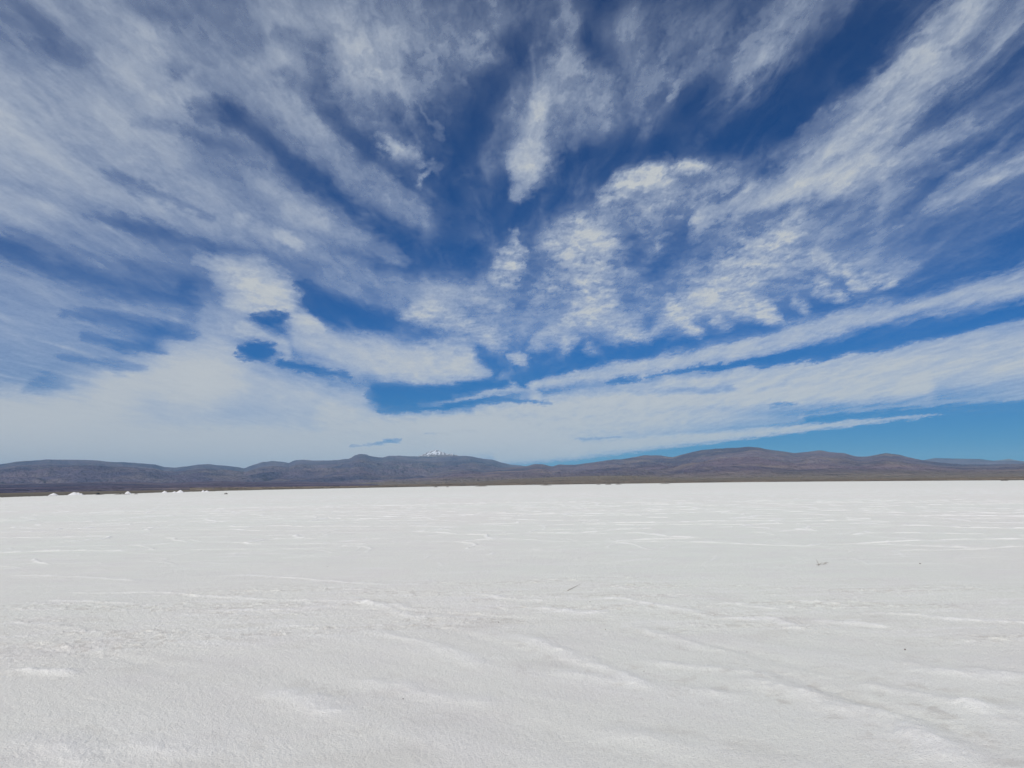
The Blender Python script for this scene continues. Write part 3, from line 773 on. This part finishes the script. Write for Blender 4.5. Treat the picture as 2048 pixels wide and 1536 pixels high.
SNOW = [(780, 930), (820, 918), (836, 913), (841, 910.5), (848, 908), (853, 905), (856, 904.5), (858, 902.5), (862, 902), (864, 900.5), (868, 900.8), (871, 899.3), (875, 899.6), (878, 902), (881, 902.6), (886, 904.2), (892, 906.8), (898, 908), (903, 906.3), (906, 907), (909, 909.5), (913, 910), (925, 914), (950, 922), (980, 932)]
FARS = [(1960, 930), (1985, 922), (2000, 919.8), (2010, 918.6), (2018, 917.6), (2026, 919), (2040, 921.5), (2070, 926)]

M_BACK = hill_mat('rock_haze_tint', (0.062, 0.064, 0.115), (0.155, 0.125, 0.170), (0.22, 0.18, 0.175))  # blue-purple of the distant haze painted into the rock colour
M_FRONT = hill_mat('brown_rock_haze_tint', (0.075, 0.068, 0.115), (0.180, 0.138, 0.175), (0.28, 0.22, 0.19), tan_low=((0.20, 0.165, 0.135), 20, 90, 120))  # brown rock with some haze blue mixed into its base colours
M_SNOW = hill_mat('snowy_rock', (0.17, 0.14, 0.13), (0.22, 0.18, 0.16), (0.25, 0.21, 0.18), snow=(1090, 1300))
M_FARS = hill_mat('far_snowy_rock', (0.17, 0.14, 0.13), (0.22, 0.18, 0.16), (0.25, 0.21, 0.18), snow=(985, 1040))
M_FAN = hill_mat('tan_gravel', (0.30, 0.25, 0.195), (0.36, 0.295, 0.23), (0.22, 0.185, 0.145), nscale=3)

build_range('hills', 'long purple brown range behind the salt on the left', BACK, 24, 9, 9, M_BACK, 101, wl=1.4, rough=.0004)
build_range('hills', 'brown purple hills rising behind the tan plain on the right', FRONT, 15, 5.5, 6, M_FRONT, 201, wl=1.0, rough=.00035)
build_range('hills', 'distant blue ridge at the right edge', RIGHT, 27, 16, 8, M_BACK, 301, wl=1.6, rows=90, n=700)
build_range('snowy_mountain', 'snow capped peak behind the middle of the left range', SNOW, 29, 25, 8, M_SNOW, 401, wl=1.4, rows=110, n=700, rough=.0004)
build_range('snowy_mountain', 'tiny far snow cap at the right edge', FARS, 41, 35, 4, M_FARS, 501, wl=1.6, rows=60, n=300, rough=.0003)
FAN = [(380, 976), (560, 974.5), (650, 973), (760, 969.5), (860, 967), (950, 964), (1020, 958.5), (1120, 954), (1200, 951.5), (1260, 951.5), (1330, 955), (1450, 956), (1560, 954), (1700, 954.5), (1800, 954), (1900, 954), (2048, 952), (2300, 952), (2700, 955)]
build_range('hills', 'low tan gravel fans between the salt and the right hills', FAN, 5.0, 1.6, 2, M_FAN, 601, spur=.22, wl=.35, rows=90, n=1200, pw=1.0)
LOWL = [(-700, 975), (-200, 972), (0, 968), (120, 966), (260, 963), (330, 966), (430, 962), (520, 964), (600, 963), (680, 966), (760, 969), (850, 970)]
build_range('hills', 'dark low rise at the foot of the left range', LOWL, 7.0, 2.2, 3, M_BACK, 701, spur=.25, wl=.6, rows=80, n=900, pw=1.0)


# ------------------------------------------------------------------ small things
def plain_mat(name, c, c2=None, sc=3.0, rough=.85):
    m, g = mat(name)
    tc = g.n.new('ShaderNodeTexCoord').outputs['Object']
    n = g.noise(tc, sc, 4, .6, dims='3D')
    principled(g, g.mix(g.rng(n, .35, .65), c, c2 or tuple(v * .7 for v in c)), rough, bump(g, n, .4, .02), .2)
    return m


M_HEAP = plain_mat('piled_salt', (0.85, 0.85, 0.84), (0.72, 0.71, 0.70), 1.2)
M_MUD = plain_mat('dark_mud', (0.10, 0.09, 0.075), (0.17, 0.15, 0.13), .6)
M_CAR = plain_mat('dark_paint', (0.02, 0.022, 0.028), (0.025, 0.027, 0.033), 1, .35)
M_GLASS = plain_mat('tinted_glass', (0.03, 0.04, 0.05), (0.03, 0.04, 0.05), 1, .08)
M_TYRE = plain_mat('rubber', (0.02, 0.02, 0.02), (0.03, 0.03, 0.03), 8, .9)
M_WOOD = plain_mat('grey_wood', (0.42, 0.37, 0.30), (0.30, 0.26, 0.22), 30)
M_STONE = plain_mat('dark_stone', (0.16, 0.13, 0.10), (0.26, 0.21, 0.17), 60)


def heap(px, py_base, wpx, hpx, lobes, label, group, seed):
    x, y, r = on_pan(px, py_base)
    k = r / F
    W, Hh = wpx * k, hpx * k
    n = 56
    gx, gy = np.meshgrid(np.linspace(-1.25, 1.25, n), np.linspace(-1.1, 1.1, n))
    z = np.zeros_like(gx)
    for (lx, lw, lh) in lobes:
        d = np.hypot((gx - lx) / lw, gy / max(lw, .6))
        z = np.maximum(z, lh * np.clip(1.12 - np.sqrt(d * d + .03) * 1.0, 0, None))
    z = z * (1 + .16 * fbm(gx * 3, gy * 3, 4, .6, seed)) + .03 * fbm(gx * 7, gy * 7, 3, .6, seed + 1) * (z > .02)
    z = np.minimum(z, 1.0) * .9
    Z = z * Hh - .12
    me = grid_mesh('salt_heap', gx * W / 2, gy * W / 2, Z)
    o = link('salt_heap', me, M_HEAP, None, (x, y, float(pan_z(x, y))), -math.atan2(x, y))
    tag(o, label, 'salt heap', group)
    return o


G1 = 'salt heaps along the far left shore'
heap(107, 990.8, 16, 4.6, [(0, .9, 1.0), (.3, .6, .7)], 'low rounded salt heap at the far left end of the row', G1, 11)
heap(150, 990.0, 24, 6.0, [(-.1, .75, 1.0), (.35, .6, .85), (.75, .3, .6)], 'widest salt heap, lumpy and flat topped, left of the dark car', G1, 13)
heap(255.5, 988.0, 15, 5.6, [(0, .85, 1.0)], 'pointed salt heap standing alone right of the dark car', G1, 15)
heap(329.5, 985.9, 13, 4.6, [(0, .85, 1.0), (-.4, .5, .55)], 'small pointed salt heap just left of the twin heaps', G1, 17)
heap(349, 985.5, 11, 3.2, [(0, .9, 1.0)], 'lowest salt heap, leaning against the left foot of the tallest heap', G1, 19)
heap(360.5, 985.4, 16, 5.6, [(0, .9, 1.0), (.4, .6, .6)], 'tallest rounded salt heap in the middle pair', G1, 21)
heap(406, 983.9, 8, 4.2, [(0, .8, 1.0)], 'narrow peaked salt heap touching the rightmost heap', G1, 23)
heap(413.5, 984.0, 11, 3.4, [(0, 1.0, 1.0)], 'rightmost salt heap of the row, low and round', G1, 25)


def mud(px, py, wpx, hm, label, seed):
    x, y, r = on_pan(px, py)
    W = wpx * r / F; D = max(3.0, W * .22)
    n = 60
    gx, gy = np.meshgrid(np.linspace(-1, 1, n), np.linspace(-1, 1, 14))
    z = (1 - gx ** 2) * (1 - gy ** 2) * (.55 + .9 * fbm(gx * 6, gy * 1.5, 4, .6, seed))
    me = grid_mesh('mud_bank', gx * W / 2, gy * D / 2, z * hm * 1.6 - .05)
    o = link('mud_bank', me, M_MUD, None, (x, y, float(pan_z(x, y))), -math.atan2(x, y))
    tag(o, label, 'mud bank', 'dark mud banks near the far shore')


mud(200, 989.6, 16, .45, 'thin dark mud bank just in front of the dark car', 31)
mud(246, 988.8, 30, .5, 'long dark mud bank at the foot of the lone pointed salt heap', 33)
mud(272, 988.4, 7, .4, 'short dark mud bank right of the lone pointed salt heap', 35)
mud(452, 988.3, 8, .3, 'faint grey mud bank on the salt right of the rightmost heap', 37)
mud(872, 974.4, 9, .5, 'short dark mud bank on the far shore below the snowy peak', 39)
mud(895, 974.2, 7, .5, 'tiny dark mud bank on the shore just right of the one below the snowy peak', 41)
mud(963, 972.8, 28, .6, 'long dark mud bank on the shore left of the picture centre', 43)
mud(1092, 970.9, 26, .5, 'long thin dark mud bank on the shore right of the picture centre', 45)
mud(1197, 969.5, 10, .45, 'small broken mud bank left of the thick one on the middle shore', 47)
mud(1217, 969.3, 15, .7, 'thickest dark mud bank on the middle shore', 49)
mud(1237, 969.0, 15, .5, 'grey mud bank touching the right end of the thickest bank', 51)
mud(1330, 967.8, 26, .4, 'pale thin mud bank on the shore below the tan fans', 53)
mud(2005, 961.6, 6, .7, 'left one of two tiny dark banks near the right edge of the photo', 55)
mud(2012.5, 961.5, 6.5, .8, 'right one of two tiny dark banks near the right edge of the photo', 57)


def box(v, f, c, s, top=(1, 1), shift=0):
    b = len(v); (cx, cy, cz), (sx, sy, sz) = c, s
    for zz, kx, ky in ((-1, 1, 1), (1, top[0], top[1])):
        for xx, yy in ((-1, -1), (1, -1), (1, 1), (-1, 1)):
            v.append((cx + xx * sx * kx / 2, cy + yy * sy * ky / 2 + (shift if zz > 0 else 0), cz + zz * sz / 2))
    f += [(b + 3, b + 2, b + 1, b), (b + 4, b + 5, b + 6, b + 7)] + [(b + i, b + (i + 1) % 4, b + 4 + (i + 1) % 4, b + 4 + i) for i in range(4)]


def build_car():
    x, y, r = on_pan(196, 989.0)
    root = bpy.data.objects.new('parked_car', None); COL.objects.link(root)
    root.location = (x, y, float(pan_z(x, y))); root.rotation_euler = (0, 0, -math.atan2(x, y) + .35)
    tag(root, 'small dark car parked on the salt between the heaps', 'car')
    v, f = [], []; box(v, f, (0, 0, .72), (1.85, 4.4, .72), (.94, .97)); link('body', poly_mesh('body', v, f), M_CAR, root)
    v, f = [], []; box(v, f, (0, .25, 1.39), (1.66, 2.7, .60), (.82, .68), .1); cab = link('cabin', poly_mesh('cabin', v, f), M_CAR, root)
    for yy, sh in ((-1.06, .43), (1.56, -.40)):
        v = [(-.7, yy, 1.15), (.7, yy, 1.15), (.62, yy + sh, 1.64), (-.62, yy + sh, 1.64)]
        v += [(a, b + (-.03 if yy < 0 else .03), c) for a, b, c in v]
        link('window', poly_mesh('window', v, [(0, 1, 2, 3), (4, 5, 6, 7), (0, 1, 5, 4), (1, 2, 6, 5), (2, 3, 7, 6), (3, 0, 4, 7)]), M_GLASS, cab)
    for sx in (-.84, .84):
        for sy in (-1.4, 1.4):
            v, f = [], []; N = 16
            for k in range(N):
                a = 2 * math.pi * k / N
                for xx in (-.11, .11): v.append((sx + xx, sy + .34 * math.cos(a), .34 + .34 * math.sin(a)))
            f = [(2 * k, 2 * k + 1, (2 * k + 3) % (2 * N), (2 * k + 2) % (2 * N)) for k in range(N)] + [tuple(range(0, 2 * N, 2)), tuple(range(2 * N - 1, 0, -2))]
            link('wheel', poly_mesh('wheel', v, f), M_TYRE, root)


build_car()


def salt_z(x, y):
    return float(pan_z(x, y))


def tube(v, f, pts, rad, N=7):
    b = len(v); P = [Vector(p) for p in pts]
    for i, p in enumerate(P):
        d = (P[min(i + 1, len(P) - 1)] - P[max(i - 1, 0)]).normalized()
        a = d.orthogonal().normalized(); c = d.cross(a)
        rr = rad * (1 - .55 * i / (len(P) - 1))
        for k in range(N):
            t = 2 * math.pi * k / N; v.append(tuple(p + (a * math.cos(t) + c * math.sin(t)) * rr))
    for i in range(len(P) - 1):
        for k in range(N):
            f.append((b + i * N + k, b + i * N + (k + 1) % N, b + (i + 1) * N + (k + 1) % N, b + (i + 1) * N + k))
    f += [tuple(b + k for k in reversed(range(N))), tuple(b + (len(P) - 1) * N + k for k in range(N))]


def twig(px, py, branches, rad, label, name='twig', cat='twig'):
    x, y, r = on_pan(px, py); k = r / F
    v, f = [], []
    for br in branches: tube(v, f, [(a * k, d, c * k) for a, d, c in br], rad)
    o = link(name, poly_mesh(name, v, f, True), M_WOOD, None, (x, y, salt_z(x, y) + .01), -math.atan2(x, y))
    tag(o, label, cat)


twig(1638, 1131, [[(0, 0, 0), (-2, .1, 4), (-4.5, .15, 9)], [(0, 0, 0), (-3, -.1, 1.2), (-5, -.12, 2)], [(0, 0, .3), (4, .2, 1.4), (7, .3, 1)]], .006,
     'forked dry twig lying on the salt, its stem pointing up')
twig(1650, 1130, [[(-3, 0, 0), (0, .1, 2), (3, .2, 2.2), (6, .3, .6)], [(0, .1, 1.5), (4, 0, .3)]], .006,
     'small dark twig lying flat just right of the forked twig')
twig(1135, 1183, [[(0, 0, .3), (9, .25, .6), (18, .5, .6), (25, .7, .4)]], .0045,
     'long thin dry stick lying slanted on the salt right of the centre', 'stick', 'stick')


def pebble(px, py, wpx, label, seed):
    x, y, r = on_pan(px, py); s = wpx * r / F / 2.6
    v, f = [], []; n, m_ = 7, 10
    rng = np.random.RandomState(seed)
    for i in range(n + 1):
        th = math.pi * i / n
        for j in range(m_):
            ph = 2 * math.pi * j / m_
            q = s * (1 + rng.uniform(-.18, .18))
            v.append((q * math.sin(th) * math.cos(ph), .8 * q * math.sin(th) * math.sin(ph), .6 * q * math.cos(th)))
    for i in range(n):
        for j in range(m_): f.append((i * m_ + j, (i + 1) * m_ + j, (i + 1) * m_ + (j + 1) % m_, i * m_ + (j + 1) % m_))
    o = link('pebble', poly_mesh('pebble', v, f), M_STONE, None, (x, y, salt_z(x, y) + s * .35), rng.uniform(0, 6))
    tag(o, label, 'pebble', 'dark pebbles scattered on the salt')


for a in [(806, 1398.5, 3.4, 'dark pebble on the foreground salt, lowest of those left of the centre'),
          (1531, 1475, 4.2, 'flat brown pebble nearest the bottom edge, right of the centre'),
          (1810, 1300, 4.4, 'brown pebble alone on smooth salt towards the right edge'),
          (1840, 1128, 3.6, 'dark speck of stone right of the forked twig'),
          (997, 1245, 3.0, 'dark pebble at the end of the broken crust in the middle'),
          (1211, 1260, 3.0, 'dark pebble below the salt ridge right of the centre'),
          (1180, 1204, 3.0, 'dark pebble just below the slanted stick'),
          (1500, 1370, 2.6, 'tiny pebble at the upper end of the big curved rut'),
          (1494, 1305, 2.2, 'tiny pebble above the big curved rut, right of the long groove'),
          (655, 1134, 2.8, 'tiny dark pebble on the smooth salt left of the centre'),
          (461, 1279, 2.4, 'tiny dark pebble in the left foreground above the bright patch'),
          (639, 1277, 2.4, 'tiny dark pebble in the left foreground, right of its neighbour'),
          (1288, 1344, 2.4, 'tiny brown pebble beside the long groove'),
          (1757, 1454, 2.8, 'small brown pebble beside the right end of the big curved rut')]:
    pebble(*a, seed=int(a[0]))


# ------------------------------------------------------------------ the air
def build_haze():
    v, f = [], []
    box(v, f, (0, 0, 745), (2 * 47000, 2 * 47000, 1550))
    m = bpy.data.materials.new('thin_haze'); m.use_nodes = True; g = NT(m.node_tree)
    p = g.n.new('ShaderNodeVolumePrincipled')
    p.inputs['Color'].default_value = (*HAZE_COL, 1)
    p.inputs['Density'].default_value = HAZE_D
    p.inputs['Anisotropy'].default_value = -0.25
    o = g.n.new('ShaderNodeOutputMaterial'); g.l.new(p.outputs[0], o.inputs['Volume'])
    tag(link('haze', poly_mesh('haze', v, f), m), 'thin blue haze over the far hills', None, None, 'stuff')


HAZE_D = 1.9e-5
HAZE_COL = (0.45, 0.76, 1.0)
build_haze()
SC.cycles.volume_bounces = 2
SC.cycles.max_bounces = 6
SC.cycles.diffuse_bounces = 2
SC.cycles.transparent_max_bounces = 12
